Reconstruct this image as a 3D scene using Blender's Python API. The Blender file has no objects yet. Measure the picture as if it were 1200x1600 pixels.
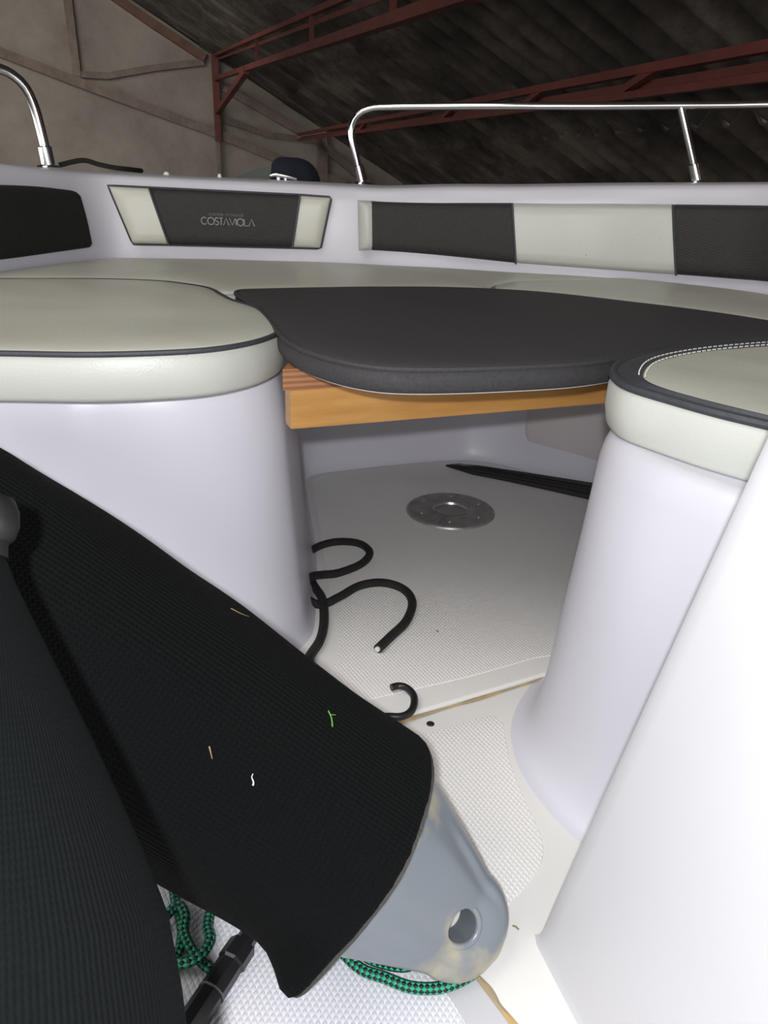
import bpy, bmesh, math, random
from math import sin, cos, pi, radians, sqrt
from mathutils import Vector as V, Matrix, geometry
random.seed(7)
S = bpy.context.scene
COL = S.collection
# ------------------------------------------------------------ camera, light, exposure
cam_d = bpy.data.cameras.new('camera'); cam = bpy.data.objects.new('camera', cam_d); COL.objects.link(cam); S.camera = cam
cam_d.sensor_fit = 'VERTICAL'; cam_d.sensor_height = 32.0; cam_d.lens = 24.0; cam_d.clip_start = 0.01
_th, _ro = radians(23.8), radians(2.2)
_f = V((0, cos(_th), -sin(_th))); _r = V((1, 0, 0)); _u = _r.cross(_f)
_r2 = cos(_ro)*_r + sin(_ro)*_u; _u2 = -sin(_ro)*_r + cos(_ro)*_u
_m = Matrix((_r2, _u2, -_f)).transposed().to_4x4(); _m.translation = V((0, 0, 0.58)); cam.matrix_world = _m
S.view_settings.view_transform = 'Standard'; S.view_settings.look = 'None'; S.view_settings.gamma = 1
S.view_settings.use_curve_mapping = False; S.view_settings.exposure = 0.25
w = bpy.data.worlds.new('world'); S.world = w; w.use_nodes = True
w.node_tree.nodes['Background'].inputs[0].default_value = (1.0, 0.95, 0.93, 1)
w.node_tree.nodes['Background'].inputs[1].default_value = 2.4
fl = bpy.data.lights.new('phone_flash', 'POINT'); fl.energy = 22.0; fl.color = (0.95, 0.97, 1.0); fl.shadow_soft_size = 0.010
flo = bpy.data.objects.new('phone_flash', fl); COL.objects.link(flo); flo.location = (-0.022, -0.07, 0.642)
def fill_light(name, loc, rot, sx, sy, power, color):  # bare area lamp used as fill; the roof has no opening
    a = bpy.data.lights.new(name, 'AREA'); a.shape = 'RECTANGLE'; a.size = sx; a.size_y = sy; a.energy = power; a.color = color
    o = bpy.data.objects.new(name, a); COL.objects.link(o); o.location = loc; o.rotation_euler = rot
fill_light('fill_over_boat', (-1.2, -.6, 2.55), (radians(-22), radians(-20), 0), 1.6, 2.4, 45, (1.0, .97, .90))  # added fill lamp, brightens the cushion tops from above
fill_light('fill_by_gable', (-4.6, 8.0, 3.1), (radians(50), 0, radians(10)), 4, 2, 110, (1.0, .93, .86))  # added fill lamp aimed at the gable wall, no real source there

# ------------------------------------------------------------ materials
MATS = {}
class NT:
    def __init__(s, name):
        s.m = bpy.data.materials.new(name); s.m.use_nodes = True; s.t = s.m.node_tree; s.b = s.t.nodes['Principled BSDF']; MATS[name] = s.m
    def n(s, t, **k):
        x = s.t.nodes.new(t)
        for a, v in k.items(): setattr(x, a, v)
        return x
    def l(s, a, b): s.t.links.new(a, b)
    def set(s, **k):
        for a, v in k.items(): s.b.inputs[a.replace('_', ' ')].default_value = v
    def co(s, which='Object'): return s.n('ShaderNodeTexCoord').outputs[which]
    def noise(s, scale, detail=4, which='Object', rough=.5, vec=None):
        x = s.n('ShaderNodeTexNoise'); x.inputs['Scale'].default_value = scale; x.inputs['Detail'].default_value = detail; x.inputs['Roughness'].default_value = rough
        s.l(vec if vec is not None else s.co(which), x.inputs['Vector']); return x.outputs['Fac']
    def ramp(s, fac, stops):
        x = s.n('ShaderNodeValToRGB'); e = x.color_ramp.elements
        while len(e) < len(stops): e.new(.5)
        for i, (p, c) in enumerate(stops): e[i].position = p; e[i].color = (*c, 1)
        s.l(fac, x.inputs[0]); return x.outputs[0]
    def bump(s, h, strength, dist, prev=None):
        x = s.n('ShaderNodeBump'); x.inputs['Strength'].default_value = strength; x.inputs['Distance'].default_value = dist
        s.l(h, x.inputs['Height'])
        if prev is not None: s.l(prev, x.inputs['Normal'])
        s.l(x.outputs[0], s.b.inputs['Normal']); return x.outputs[0]
    def math(s, op, a, b=None, c=None):
        x = s.n('ShaderNodeMath', operation=op)
        for i, v in enumerate((a, b, c)):
            if v is None: continue
            if isinstance(v, (int, float)): x.inputs[i].default_value = v
            else: s.l(v, x.inputs[i])
        return x.outputs[0]
    def mix(s, fac, a, b):
        x = s.n('ShaderNodeMix', data_type='RGBA')
        if isinstance(fac, (int, float)): x.inputs[0].default_value = fac
        else: s.l(fac, x.inputs[0])
        for i, v in ((6, a), (7, b)):
            if isinstance(v, tuple): x.inputs[i].default_value = (*v, 1)
            else: s.l(v, x.inputs[i])
        return x.outputs[2]
    def col(s, c): s.l(c, s.b.inputs['Base Color'])
    def sep(s, v):
        x = s.n('ShaderNodeSeparateXYZ'); s.l(v, x.inputs[0]); return x.outputs
def C4(c): return (*c, 1)
def gelcoat(name, c, dirt=None):
    m = NT(name); m.set(Roughness=.42, Coat_Weight=.06, Coat_Roughness=.2)
    k = m.noise(2.2, 3); d = tuple(x*.93 for x in c)
    base = m.ramp(k, [(.35, c), (.7, d)])
    if dirt:
        s_ = m.noise(60, 6, rough=.75); z_ = m.noise(7, 2)
        f = m.math('MULTIPLY', m.math('GREATER_THAN', s_, .655), m.math('GREATER_THAN', z_, .57))
        base = m.mix(m.math('MULTIPLY', f, .5), base, dirt)
    m.col(base); m.bump(m.noise(6, 2), .05, .01); return m.m
gelcoat('white_gelcoat', (.64, .63, .69))
gelcoat('warm_gelcoat', (.76, .745, .72), dirt=(.35, .3, .24))
gelcoat('console_gelcoat', (.55, .545, .565))
gelcoat('panel_gelcoat', (.58, .53, .53))
def nonskid(name, c):
    m = NT(name); m.set(Roughness=.45)
    xyz = m.sep(m.co()); x, y = xyz[0], xyz[1]; k = 2*pi/.0052
    a = m.math('SINE', m.math('MULTIPLY', m.math('ADD', x, m.math('MULTIPLY', y, .62)), k*.5))
    b = m.math('SINE', m.math('MULTIPLY', m.math('SUBTRACT', x, m.math('MULTIPLY', y, .62)), k*.5))
    h = m.math('ABSOLUTE', m.math('MULTIPLY', a, b))
    m.col(m.mix(m.noise(4, 3), c, tuple(q*.92 for q in c)))
    m.bump(m.math('POWER', h, .7), .75, .0009); return m.m
nonskid('nonskid', (.86, .84, .815))
nonskid('nonskid_hatch', (.74, .73, .78))
def vinyl(name, c, stain, rough=.42):
    m = NT(name); m.set(Roughness=rough)
    b = m.ramp(m.noise(3.5, 5), [(.3, c), (.72, stain)])
    sp = m.math('GREATER_THAN', m.noise(120, 2), .79); b = m.mix(m.math('MULTIPLY', sp, .55), b, (.12, .11, .09))
    m.col(b)
    v = m.n('ShaderNodeTexVoronoi'); v.inputs['Scale'].default_value = 420; m.l(m.co(), v.inputs['Vector'])
    m.bump(m.noise(9, 3), .12, .012, m.bump(v.outputs['Distance'], .25, .0006)); return m.m
vinyl('beige_vinyl', (.62, .62, .54), (.53, .53, .455))
vinyl('side_vinyl', (.56, .57, .53), (.51, .52, .475))
def weave(name, c, sc=700, rough=.7, st=.5):
    m = NT(name); m.set(Roughness=rough)
    xyz = m.sep(m.co())
    a = m.math('SINE', m.math('MULTIPLY', xyz[0], sc*2)); b = m.math('SINE', m.math('MULTIPLY', m.math('ADD', xyz[1], xyz[2]), sc*2))
    nz = m.noise(350, 3); h = m.math('ADD', m.math('MULTIPLY', a, b), nz)
    m.col(m.ramp(m.noise(260, 5, rough=.8), [(.3, tuple(q*.72 for q in c)), (.7, tuple(q*1.3 for q in c))]))
    m.bump(m.noise(7, 3), .2, .01, m.bump(h, st, .0006)); return m.m
weave('dark_vinyl', (.040, .038, .040), sc=1700, st=.4)
weave('pad_dark', (.030, .028, .028))
weave('piping_dark', (.045, .047, .055), sc=1700, rough=.5, st=.2)
weave('shade_mesh', (.006, .006, .006), rough=.85)
def plain(name, c, rough=.5, metal=0, bump=None, **k):
    m = NT(name); m.set(Base_Color=C4(c), Roughness=rough, Metallic=metal, **k)
    if bump: m.bump(m.noise(bump[0], 4), bump[1], bump[2])
    return m.m
plain('chrome', (.82, .83, .85), .12, 1)
plain('stitch', (.75, .75, .70), .7)
plain('black_plastic', (.012, .012, .013), .35, bump=(80, .2, .001))
plain('rod_plastic', (.010, .010, .011), .3)
plain('rod_band', (.11, .10, .09), .35)
plain('white_fabric', (.42, .41, .39), .8)
plain('rope_core', (.65, .62, .55), .8)
plain('navy_cloth', (.006, .009, .02), .9, bump=(30, .4, .005))
plain('grey_sheet', (.11, .12, .11), .8)
plain('logo_silver', (.33, .32, .30), .5)
plain('logo_dark', (.13, .115, .11), .6)
plain('grass', (.10, .28, .04), .6); plain('lint', (.6, .6, .58), .9); plain('straw', (.22, .16, .08), .8)
plain('hull_dark', (.05, .05, .055), .4)
plain('ground', (.12, .11, .10), .9, bump=(3, .4, .02))
m = NT('plate_metal'); m.set(Metallic=.6, Roughness=.45)
m.col(m.ramp(m.noise(40, 5, rough=.7), [(.35, (.30, .28, .27)), (.65, (.46, .44, .43))])); m.bump(m.noise(180, 3), .15, .001)
plain('cup_metal', (.55, .54, .53), .35, .9)
m = NT('wood'); m.set(Roughness=.38, Coat_Weight=.3, Coat_Roughness=.25)
mp = m.n('ShaderNodeMapping'); mp.inputs['Scale'].default_value = (3.5, 3.5, 26); mp.inputs['Rotation'].default_value = (0, radians(8), 0); m.l(m.co(), mp.inputs[0])
g1 = m.noise(2.2, 6, vec=mp.outputs[0], rough=.6); m.col(m.ramp(g1, [(.25, (.38, .18, .045)), (.5, (.47, .235, .062)), (.75, (.56, .31, .095))])); m.bump(g1, .1, .001)
m = NT('plywood'); m.set(Roughness=.5)
z = m.sep(m.co())[2]; st = m.math('SINE', m.math('MULTIPLY', z, 2*pi/.006))
m.col(m.mix(m.math('MULTIPLY_ADD', st, .5, .5), (.20, .075, .03), (.36, .16, .06)))
def knit(name, c, ku, kv, tw=0.0, st=.9):
    m = NT(name); m.set(Roughness=.95, Sheen_Weight=.0)
    m.b.inputs['Specular IOR Level'].default_value = .15
    uv = m.sep(m.co('UV')); u, v_ = uv[0], uv[1]
    nz = m.math('MULTIPLY', m.noise(45, 3), .9)
    ph = m.math('ADD', m.math('MULTIPLY', u, 2*pi*ku), m.math('MULTIPLY', v_, tw))
    a = m.math('SINE', m.math('ADD', ph, nz)); b = m.math('SINE', m.math('ADD', m.math('MULTIPLY', v_, 2*pi*kv), m.math('MULTIPLY', a, 1.1)))
    h = m.math('ADD', m.math('ADD', a, m.math('MULTIPLY', b, .5)), m.math('MULTIPLY', m.noise(500, 3), .8))
    m.col(m.mix(m.noise(220, 5, rough=.8), tuple(q*.35 for q in c), tuple(q*2.0 for q in c)))
    m.bump(h, st, .0016); return m.m
knit('sock_knit', (.0014, .0019, .0021), 170, 260, st=.9)
knit('sock_knit_green', (.0012, .0019, .0020), 190, 280, st=.4)
plain('sock_frayed', (.05, .047, .042), .95, bump=(500, 1, .002))
m = NT('fender_grey'); m.set(Roughness=.3)
k = m.noise(14, 4, rough=.55); stn = m.ramp(k, [(.555, (0, 0, 0)), (.66, (1, 1, 1))])
m.col(m.mix(m.math('MULTIPLY', m.sep(stn)[0], .75), (.155, .175, .195), (.36, .32, .21))); m.bump(m.noise(12, 2), .1, .004)
plain('fender_dark', (.005, .0048, .0045), .6, bump=(150, .3, .001))
def braid(name, ca, cb, nu, pitch, st=.8, checker=True):
    m = NT(name); m.set(Roughness=.6)
    uv = m.sep(m.co('UV')); u, v_ = uv[0], uv[1]
    p = m.math('ADD', m.math('MULTIPLY', u, nu), m.math('MULTIPLY', v_, 1/pitch)); q = m.math('SUBTRACT', m.math('MULTIPLY', u, nu), m.math('MULTIPLY', v_, 1/pitch))
    a = m.math('SINE', m.math('MULTIPLY', p, 2*pi)); b = m.math('SINE', m.math('MULTIPLY', q, 2*pi)); h = m.math('MULTIPLY', a, b)
    f = m.math('GREATER_THAN', h, .02) if checker else m.math('MULTIPLY_ADD', h, .5, .5)
    m.col(m.mix(f, ca, cb)); m.bump(m.math('ABSOLUTE', h), st, .0012); return m.m
braid('rope_green', (.006, .008, .008), (.02, .36, .20), 3, .009)
braid('rope_black', (.005, .005, .005), (.012, .012, .012), 4, .008, checker=False)
m = NT('plaster'); m.set(Roughness=.9)
m.col(m.ramp(m.noise(.9, 8, rough=.65), [(.3, (.20, .175, .15)), (.5, (.29, .26, .23)), (.7, (.37, .34, .30))]))
m.bump(m.noise(5, 6), .5, .03)
m = NT('beam_concrete'); m.set(Roughness=.9)
m.col(m.ramp(m.noise(4, 6, rough=.7), [(.3, (.16, .12, .105)), (.7, (.27, .225, .195))])); m.bump(m.noise(14, 5), .6, .03)
m = NT('red_paint'); m.set(Roughness=.6)
m.col(m.ramp(m.noise(3, 6, rough=.7), [(.3, (.085, .014, .010)), (.7, (.17, .036, .026))]))
m = NT('brown_rust'); m.set(Roughness=.85)
m.col(m.ramp(m.noise(6, 6, rough=.7), [(.3, (.10, .06, .045)), (.7, (.2, .12, .09))]))
m = NT('corrugate'); m.set(Roughness=.9)
k = m.noise(1.1, 8, rough=.7); k2 = m.noise(9, 6, rough=.7)
m.col(m.mix(m.math('MULTIPLY', k2, .7), m.ramp(k, [(.36, (.02, .018, .015)), (.5, (.085, .074, .062)), (.62, (.20, .175, .145))]), (.03, .027, .022)))
m.bump(k2, .5, .02)
m = NT('sealant'); m.set(Roughness=.7)
m.col(m.ramp(m.noise(35, 4), [(.4, (.33, .27, .18)), (.6, (.50, .34, .14))])); m.bump(m.noise(90, 3), .5, .002)
M = MATS

# ------------------------------------------------------------ mesh helpers
def mk(name, vs, fs, mat, parent=None, label=None, cat=None, group=None, kind=None, uv=None, angle=40, loc=None):
    me = bpy.data.meshes.new(name)
    vs = [V(v) for v in vs]
    o = bpy.data.objects.new(name, me)
    org = V((0, 0, 0))
    if parent is None and kind != 'structure':
        org = V((sum(v.x for v in vs)/len(vs), sum(v.y for v in vs)/len(vs), min(v.z for v in vs))); o.location = org
    elif parent is not None:
        q = parent
        while q: org += q.location; q = q.parent
        o.parent = parent
    me.from_pydata([tuple(v - org) for v in vs], [], [tuple(f) for f in fs])
    bm = bmesh.new(); bm.from_mesh(me)
    if uv is None:
        bmesh.ops.remove_doubles(bm, verts=bm.verts, dist=1e-6)
        bmesh.ops.recalc_face_normals(bm, faces=bm.faces)
    bm.to_mesh(me); bm.free()
    if uv is not None:
        lay = me.uv_layers.new(name='UVMap')
        for p in me.polygons:
            for li in p.loop_indices:
                vi = me.loops[li].vertex_index; lay.data[li].uv = uv[p.index][list(p.vertices).index(vi)]
        me.update()
    me.materials.append(MATS[mat])
    me.shade_smooth(); me.set_sharp_from_angle(angle=radians(angle))
    COL.objects.link(o)
    tag(o, label, cat, group, kind)
    return o
def tag(o, label=None, cat=None, group=None, kind=None):
    for k, v in (('label', label), ('category', cat), ('group', group), ('kind', kind)):
        if v: o[k] = v
def thing(name, loc, label, cat, group=None):
    o = bpy.data.objects.new(name, None); o.location = loc; o.empty_display_size = .05; COL.objects.link(o); tag(o, label, cat, group); return o
def cr(pts, n=6, closed=False):
    P = [V(p) for p in pts]; out = []; N = len(P); rng = range(N if closed else N-1)
    for i in rng:
        p0 = P[(i-1) % N] if closed or i > 0 else P[0]*2-P[1]; p1 = P[i]; p2 = P[(i+1) % N]; p3 = P[(i+2) % N] if closed or i+2 < N else P[-1]*2-P[-2]
        for j in range(n):
            t = j/n; out.append(.5*((2*p1)+(p2-p0)*t+(2*p0-5*p1+4*p2-p3)*t*t+(3*p1-p0-3*p2+p3)*t**3))
    if not closed: out.append(P[-1].copy())
    return out
def resample(P, d, closed=False):
    Q = P+[P[0]] if closed else P; out = [Q[0].copy()]; acc = 0
    L = sum((b-a).length for a, b in zip(Q, Q[1:])); n = max(4, round(L/d)); st = L/n; nxt = st
    for a, b in zip(Q, Q[1:]):
        l = (b-a).length
        while l > 0 and acc+l >= nxt-1e-9:
            out.append(a.lerp(b, (nxt-acc)/l)); nxt += st
        acc += l
    while len(out) > n+1: out.pop()
    if closed: out = out[:n]
    return out
def area(P): return .5*sum(a.x*b.y-b.x*a.y for a, b in zip(P, P[1:]+P[:1]))
def ccw(P): return P if area(P) > 0 else P[::-1]
def inset(P, d):   # P ccw closed; positive d = inward
    N = len(P); out = []
    for i in range(N):
        a, b, c = P[i-1], P[i], P[(i+1) % N]
        e1 = (b-a).to_2d(); e2 = (c-b).to_2d()
        if e1.length < 1e-9 or e2.length < 1e-9: out.append(b.copy()); continue
        e1.normalize(); e2.normalize()
        n1 = V((-e1.y, e1.x)); n2 = V((-e2.y, e2.x)); n = n1+n2
        if n.length < 1e-6: n = n1
        n.normalize(); k = min(1/max(n.dot(n1), .3), 1.8)
        out.append(V((b.x+n.x*d*k, b.y+n.y*d*k, b.z)))
    return out
def cap(P): return [tuple(t) for t in geometry.tessellate_polygon([[V((p.x, p.y, 0)) for p in P]])]
def ring_loft(P, prof, zf=None):
    """P closed ccw outline; prof = [(inset, z)] from bottom to top; returns verts, faces with both caps"""
    vs = []; fs = []; N = len(P)
    for k, (d, z) in enumerate(prof):
        R = inset(P, d)
        for i, p in enumerate(R): vs.append(V((p.x, p.y, z + (zf(p, k) if zf else 0))))
        if k:
            b = (k-1)*N
            for i in range(N):
                j = (i+1) % N; fs.append((b+i, b+j, b+N+j, b+N+i))
    t = cap(inset(P, prof[0][0])); fs += [(a, c, b) for a, b, c in t]
    o = (len(prof)-1)*N; t = cap(inset(P, prof[-1][0])); fs += [(a+o, b+o, c+o) for a, b, c in t]
    return vs, fs
def top_mesh(P, z, crown, falloff=.05, step=.02, puff=.0):
    x0 = min(p.x for p in P); x1 = max(p.x for p in P); y0 = min(p.y for p in P); y1 = max(p.y for p in P)
    pts = [V((p.x, p.y)) for p in P]; n = len(pts)
    def inside(q):
        c = False
        for i in range(n):
            a, b = pts[i-1], pts[i]
            if (a.y > q.y) != (b.y > q.y) and q.x < (b.x-a.x)*(q.y-a.y)/(b.y-a.y)+a.x: c = not c
        return c
    def dist(q):
        m_ = 9
        for i in range(n):
            a, b = pts[i-1], pts[i]; d = b-a; t = max(0, min(1, (q-a).dot(d)/max(d.length_squared, 1e-12))); m_ = min(m_, (a+d*t-q).length)
        return m_
    ins = []
    for d in (.004, .010, .018, .028): ins += [V((q.x, q.y)) for q in inset(P, d)[::max(1, int(d/.006))]]
    y = y0
    while y < y1:
        x = x0
        while x < x1: ins.append(V((x, y))); x += step
        y += step
    good = []
    for q in ins:
        if inside(q):
            d = dist(q)
            if d > .0035: good.append((q, d))
    allp = pts+[g[0] for g in good]
    vo, eo, fo, _, _, _ = geometry.delaunay_2d_cdt(allp, [(i, (i+1) % n) for i in range(n)], [], 1, 1e-6)
    vs = []
    for v_ in vo:
        d = dist(v_); f = min(1, d/falloff); h = crown*sqrt(max(0, 1-(1-f)**2))
        h += puff*min(1, d/.06)*(sin(v_.x*23+1.3*sin(v_.y*17))*cos(v_.y*19+v_.x*7))
        vs.append(V((v_.x, v_.y, z+h)))
    return vs, [tuple(f) for f in fo]
def round_prof(z0, z1, r0, r1, n=5, crown=0):
    out = [(r0*(1-sin(t*pi/2/n)), z0+r0*(1-cos(t*pi/2/n))) for t in range(n+1)]
    out += [(r1*(1-cos(t*pi/2/n)), z1-r1+r1*sin(t*pi/2/n)) for t in range(n+1)]
    if crown:
        for d, k in ((.012, .3), (.025, .55), (.045, .8)): out.append((r1+d, z1+crown*k))
    return out
def tube(pts, r, seg=10, closed=False, ecap=True, vs0=0, rf=None):
    """returns verts, faces, uvs for a swept tube"""
    P = [V(p) for p in pts]; N = len(P); vs = []; fs = []; uv = []
    t = [(P[(i+1) % N]-P[i-1]).normalized() if closed or 0 < i < N-1 else ((P[1]-P[0]).normalized() if i == 0 else (P[-1]-P[-2]).normalized()) for i in range(N)]
    up = V((0, 0, 1)) if abs(t[0].z) < .9 else V((1, 0, 0)); n = (up-t[0]*up.dot(t[0])).normalized(); L = 0; Ls = []
    for i in range(N):
        if i: L += (P[i]-P[i-1]).length; n = (n-t[i]*n.dot(t[i])).normalized()
        b = t[i].cross(n); Ls.append(L); rr = rf(i/(N-1)) if rf else r
        for k in range(seg):
            a = 2*pi*k/seg; vs.append(P[i]+(n*cos(a)+b*sin(a))*rr)
    for i in range(N if closed else N-1):
        j = (i+1) % N; l2 = Ls[j] if j else Ls[-1]+(P[0]-P[-1]).length
        for k in range(seg):
            m_ = (k+1) % seg; fs.append((i*seg+k, i*seg+m_, j*seg+m_, j*seg+k)); uv.append(((k/seg, Ls[i]), ((k+1)/seg, Ls[i]), ((k+1)/seg, l2), (k/seg, l2)))
    if ecap and not closed:
        fs.append(tuple(range(seg))[::-1]); uv.append(((0, 0),)*seg); fs.append(tuple((N-1)*seg+k for k in range(seg))); uv.append(((0, 0),)*seg)
    return vs, fs, uv
class B:
    def __init__(s): s.v = []; s.f = []
    def add(s, v, f, *_):
        o = len(s.v); s.v += [V(x) for x in v]; s.f += [tuple(i+o for i in q) for q in f]; return s
    def bar(s, a, b, w, h, up=(0, 0, 1)):
        a, b = V(a), V(b); t = (b-a).normalized(); u = V(up); x = t.cross(u).normalized(); y = x.cross(t)
        v = [p+x*sx*w/2+y*sy*h/2 for p in (a, b) for sx, sy in ((-1, -1), (1, -1), (1, 1), (-1, 1))]
        return s.add(v, [(0, 1, 2, 3), (7, 6, 5, 4), (0, 4, 5, 1), (1, 5, 6, 2), (2, 6, 7, 3), (3, 7, 4, 0)])
    def mk(s, name, mat, parent=None, **k): return mk(name, s.v, s.f, mat, parent, **k)
def lathe(prof, c, ax=(0, 0, 1), seg=48, ref=None):
    ax = V(ax).normalized(); r_ = V(ref) if ref else (V((1, 0, 0)) if abs(ax.x) < .9 else V((0, 1, 0))); x = (r_-ax*r_.dot(ax)).normalized(); y = ax.cross(x); c = V(c)
    vs = []; fs = []; uv = []; L = 0
    for i, (r, z) in enumerate(prof):
        if i: L += sqrt((r-prof[i-1][0])**2+(z-prof[i-1][1])**2)
        for k in range(seg):
            a = 2*pi*k/seg; vs.append(c+ax*z+(x*cos(a)+y*sin(a))*max(r, 1e-5))
        if i:
            for k in range(seg):
                j = (k+1) % seg; fs.append(((i-1)*seg+k, (i-1)*seg+j, i*seg+j, i*seg+k))
                l0 = L-sqrt((r-prof[i-1][0])**2+(z-prof[i-1][1])**2)
                uv.append(((k/seg, l0), ((k+1)/seg, l0), ((k+1)/seg, L), (k/seg, L)))
    return vs, fs, uv
def v3(pts, z=0): return [V((p[0], p[1], z)) for p in pts]

# ============================================================ HANGAR
az = radians(-14); G = V((sin(az), cos(az), 0)); E = V((cos(az), -sin(az), 0)); D = 14.0; P0 = G*D
def hp(e, g, z): return P0+E*e+G*g+V((0, 0, z))
GZ = -1.35
tn = math.tan(radians(29))
def rz(e): return 2.30-(e-.26)*tn
# ground
mk('floor_1', [hp(-14, 2, GZ), hp(9, 2, GZ), hp(9, -30, GZ), hp(-14, -30, GZ)], [(0, 1, 2, 3)], 'ground', kind='structure')
# gable wall
EM, EL, ER = -3.4, -9.6, 3.6
zr = lambda e: rz(e) if e >= EM else rz(EM)-(EM-e)*tn
top = [(EL, zr(EL)), (EM, zr(EM)), (ER, zr(ER))]
bb = B()
pl = [(EL, GZ), (ER, GZ), (ER, zr(ER)-.02), (EM, zr(EM)-.02), (EL, zr(EL)-.02)]
vv = [hp(e, 0, z) for e, z in pl]+[hp(e, .3, z) for e, z in pl]
bb.add(vv, [(0, 1, 2, 3, 4), (9, 8, 7, 6, 5)]+[(i, (i+1) % 5, 5+(i+1) % 5, 5+i) for i in range(5)])
bb.mk('wall_back', 'plaster', kind='structure')
def band(name, pts, wdt, dep, mat, n):
    b_ = B()
    for (e0, z0), (e1, z1) in zip(pts, pts[1:]): b_.bar(hp(e0, -dep/2, z0), hp(e1, -dep/2, z1), dep, wdt, up=(0, 0, 1) if abs(e1-e0) > .1 else E)
    return b_.mk(name, mat, kind='structure')
band('trim_1', [(-4.6, 2.55), (-3.2, 2.2), (-1.3, 1.6), (.48, 1.07), (1.5, .72), (2.6, .38)], .13, .10, 'beam_concrete', 1)
band('trim_2', [(-1.56, 3.2), (-1.54, 1.75)], .12, .10, 'beam_concrete', 2)
band('trim_3', [(-1.54, 1.78), (-1.1, 1.78), (-.4, 1.93), (.34, 2.05)], .09, .08, 'beam_concrete', 3)
band('trim_4', [(.6, 1.27), (1.3, 1.08), (2.1, 1.02)], .09, .08, 'beam_concrete', 4)
band('trim_5', [(2.18, 1.12), (2.22, GZ)], .16, .12, 'beam_concrete', 5)
band('trim_6', [(-1.2, 2.98), (-.38, 2.50), (.36, 2.10)], .12, .12, 'brown_rust', 6)
band('trim_7', [(.62, 1.72), (2.1, 1.02), (3.0, .40)], .12, .12, 'beam_concrete', 7)
# roof: corrugated, slopes down to the right, sheets overlap in courses
def roof(name, e0, e1, sgn):
    vs = []; fs = []; pitch = .29; ng = int(22/pitch*8); course = 1.25; ne = abs(e1-e0)/course
    k = 0; ec = e0
    nrow = int(math.ceil(ne))
    for c_ in range(nrow):
        ea = e0+(e1-e0)*c_/nrow; eb = e0+(e1-e0)*(c_+1)/nrow; eb += (e1-e0)/nrow*.06
        base = len(vs)
        for (ee, lift) in ((ea, .035), (eb, .0)):
            for th in (0, .012):
                for i in range(ng+1):
                    g = 1.2-22*i/ng; z = zr(ee)+.048*cos(2*pi*g/pitch)+(.03-lift if False else lift)+th; vs.append(hp(ee, g, z))
        n1 = ng+1
        for i in range(ng):
            for (a, b2) in ((0, 2), (1, 3), (0, 1), (2, 3)):
                fs.append((base+a*n1+i, base+a*n1+i+1, base+b2*n1+i+1, base+b2*n1+i))
    return mk(name, vs, fs, 'corrugate', kind='structure', angle=50)
roof('ceiling_1', ER+.5, EM, 1)
roof('ceiling_2', EL-.3, EM, 1)
bw = B(); bw.bar(hp(ER, 0, GZ+.85), hp(ER, -21, GZ+.85), .15, 1.7); bw.mk('wall_right', 'plaster', kind='structure')
# roof girders
def girder(a, b, zb0, zb1, bays, label, diag=False, extra=None):
    (ea, ga, za), (eb, gb, zb) = a, b
    t = thing('roof_girder', hp((ea+eb)/2, (ga+gb)/2, min(zb0, zb1)), label, 'girder', None)
    A = hp(ea, ga, za); Bq = hp(eb, gb, zb); A2 = hp(ea, ga, zb0); B2 = hp(eb, gb, zb1)
    xt = lambda p, q: q+(q-p)*.30
    Bq = xt(A, Bq); B2 = xt(A2, B2); bays = [f/1.3 for f in bays]+[.82, .95]
    dn = V((0, 0, 1)); cw = .035 if diag else .065
    b1 = B(); b1.bar(A, Bq, .045, .035); b1.bar(A+E*.04-dn*.05, Bq+E*.04-dn*.05, .012, .03); b1.mk('top_chord', 'red_paint', t)
    b2 = B(); b2.bar(A2, B2, cw, cw*.8); b2.mk('bottom_chord', 'red_paint', t)
    for i, f in enumerate(bays):
        p = A.lerp(Bq, f); q = A2.lerp(B2, f)
        if diag: q = A2.lerp(B2, f-.022)
        B().bar(p, q, .03, .03, up=G).mk('strut', 'red_paint', t)
    if extra: extra(t)
    return t
def g1x(t):
    B().bar(hp(.50, -.25, 1.36), hp(.70, -4.1, 1.57), .07, .07).mk('knee_brace', 'red_paint', t)
girder((.50, -.05, 2.15), (1.05, -10.6, 1.37), 1.83, 1.21, [.46, .73, .92], 'red lattice roof girder rising to the upper right from the wall post', extra=g1x)
girder((1.76, -.3, 1.10), (1.86, -12.4, .99), 1.02, .90, [.42, .66, .78, .87], 'red lattice roof girder running low across the dark roof behind the bow rail', diag=True)
t = thing('wall_post', hp(.50, -.10, GZ), 'steel post against the rear wall, dark red above and pale grey below', 'post')
b_ = B(); b_.bar(hp(.50, -.12, 2.2), hp(.50, -.12, .95), .10, .10, up=E); b_.mk('upper_post', 'red_paint', t)
b_ = B(); b_.bar(hp(.49, -.12, .95), hp(.49, -.12, GZ), .05, .05, up=E); o = b_.mk('lower_post', 'beam_concrete', t); o['label'] = 'thin pale lower post'

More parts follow.
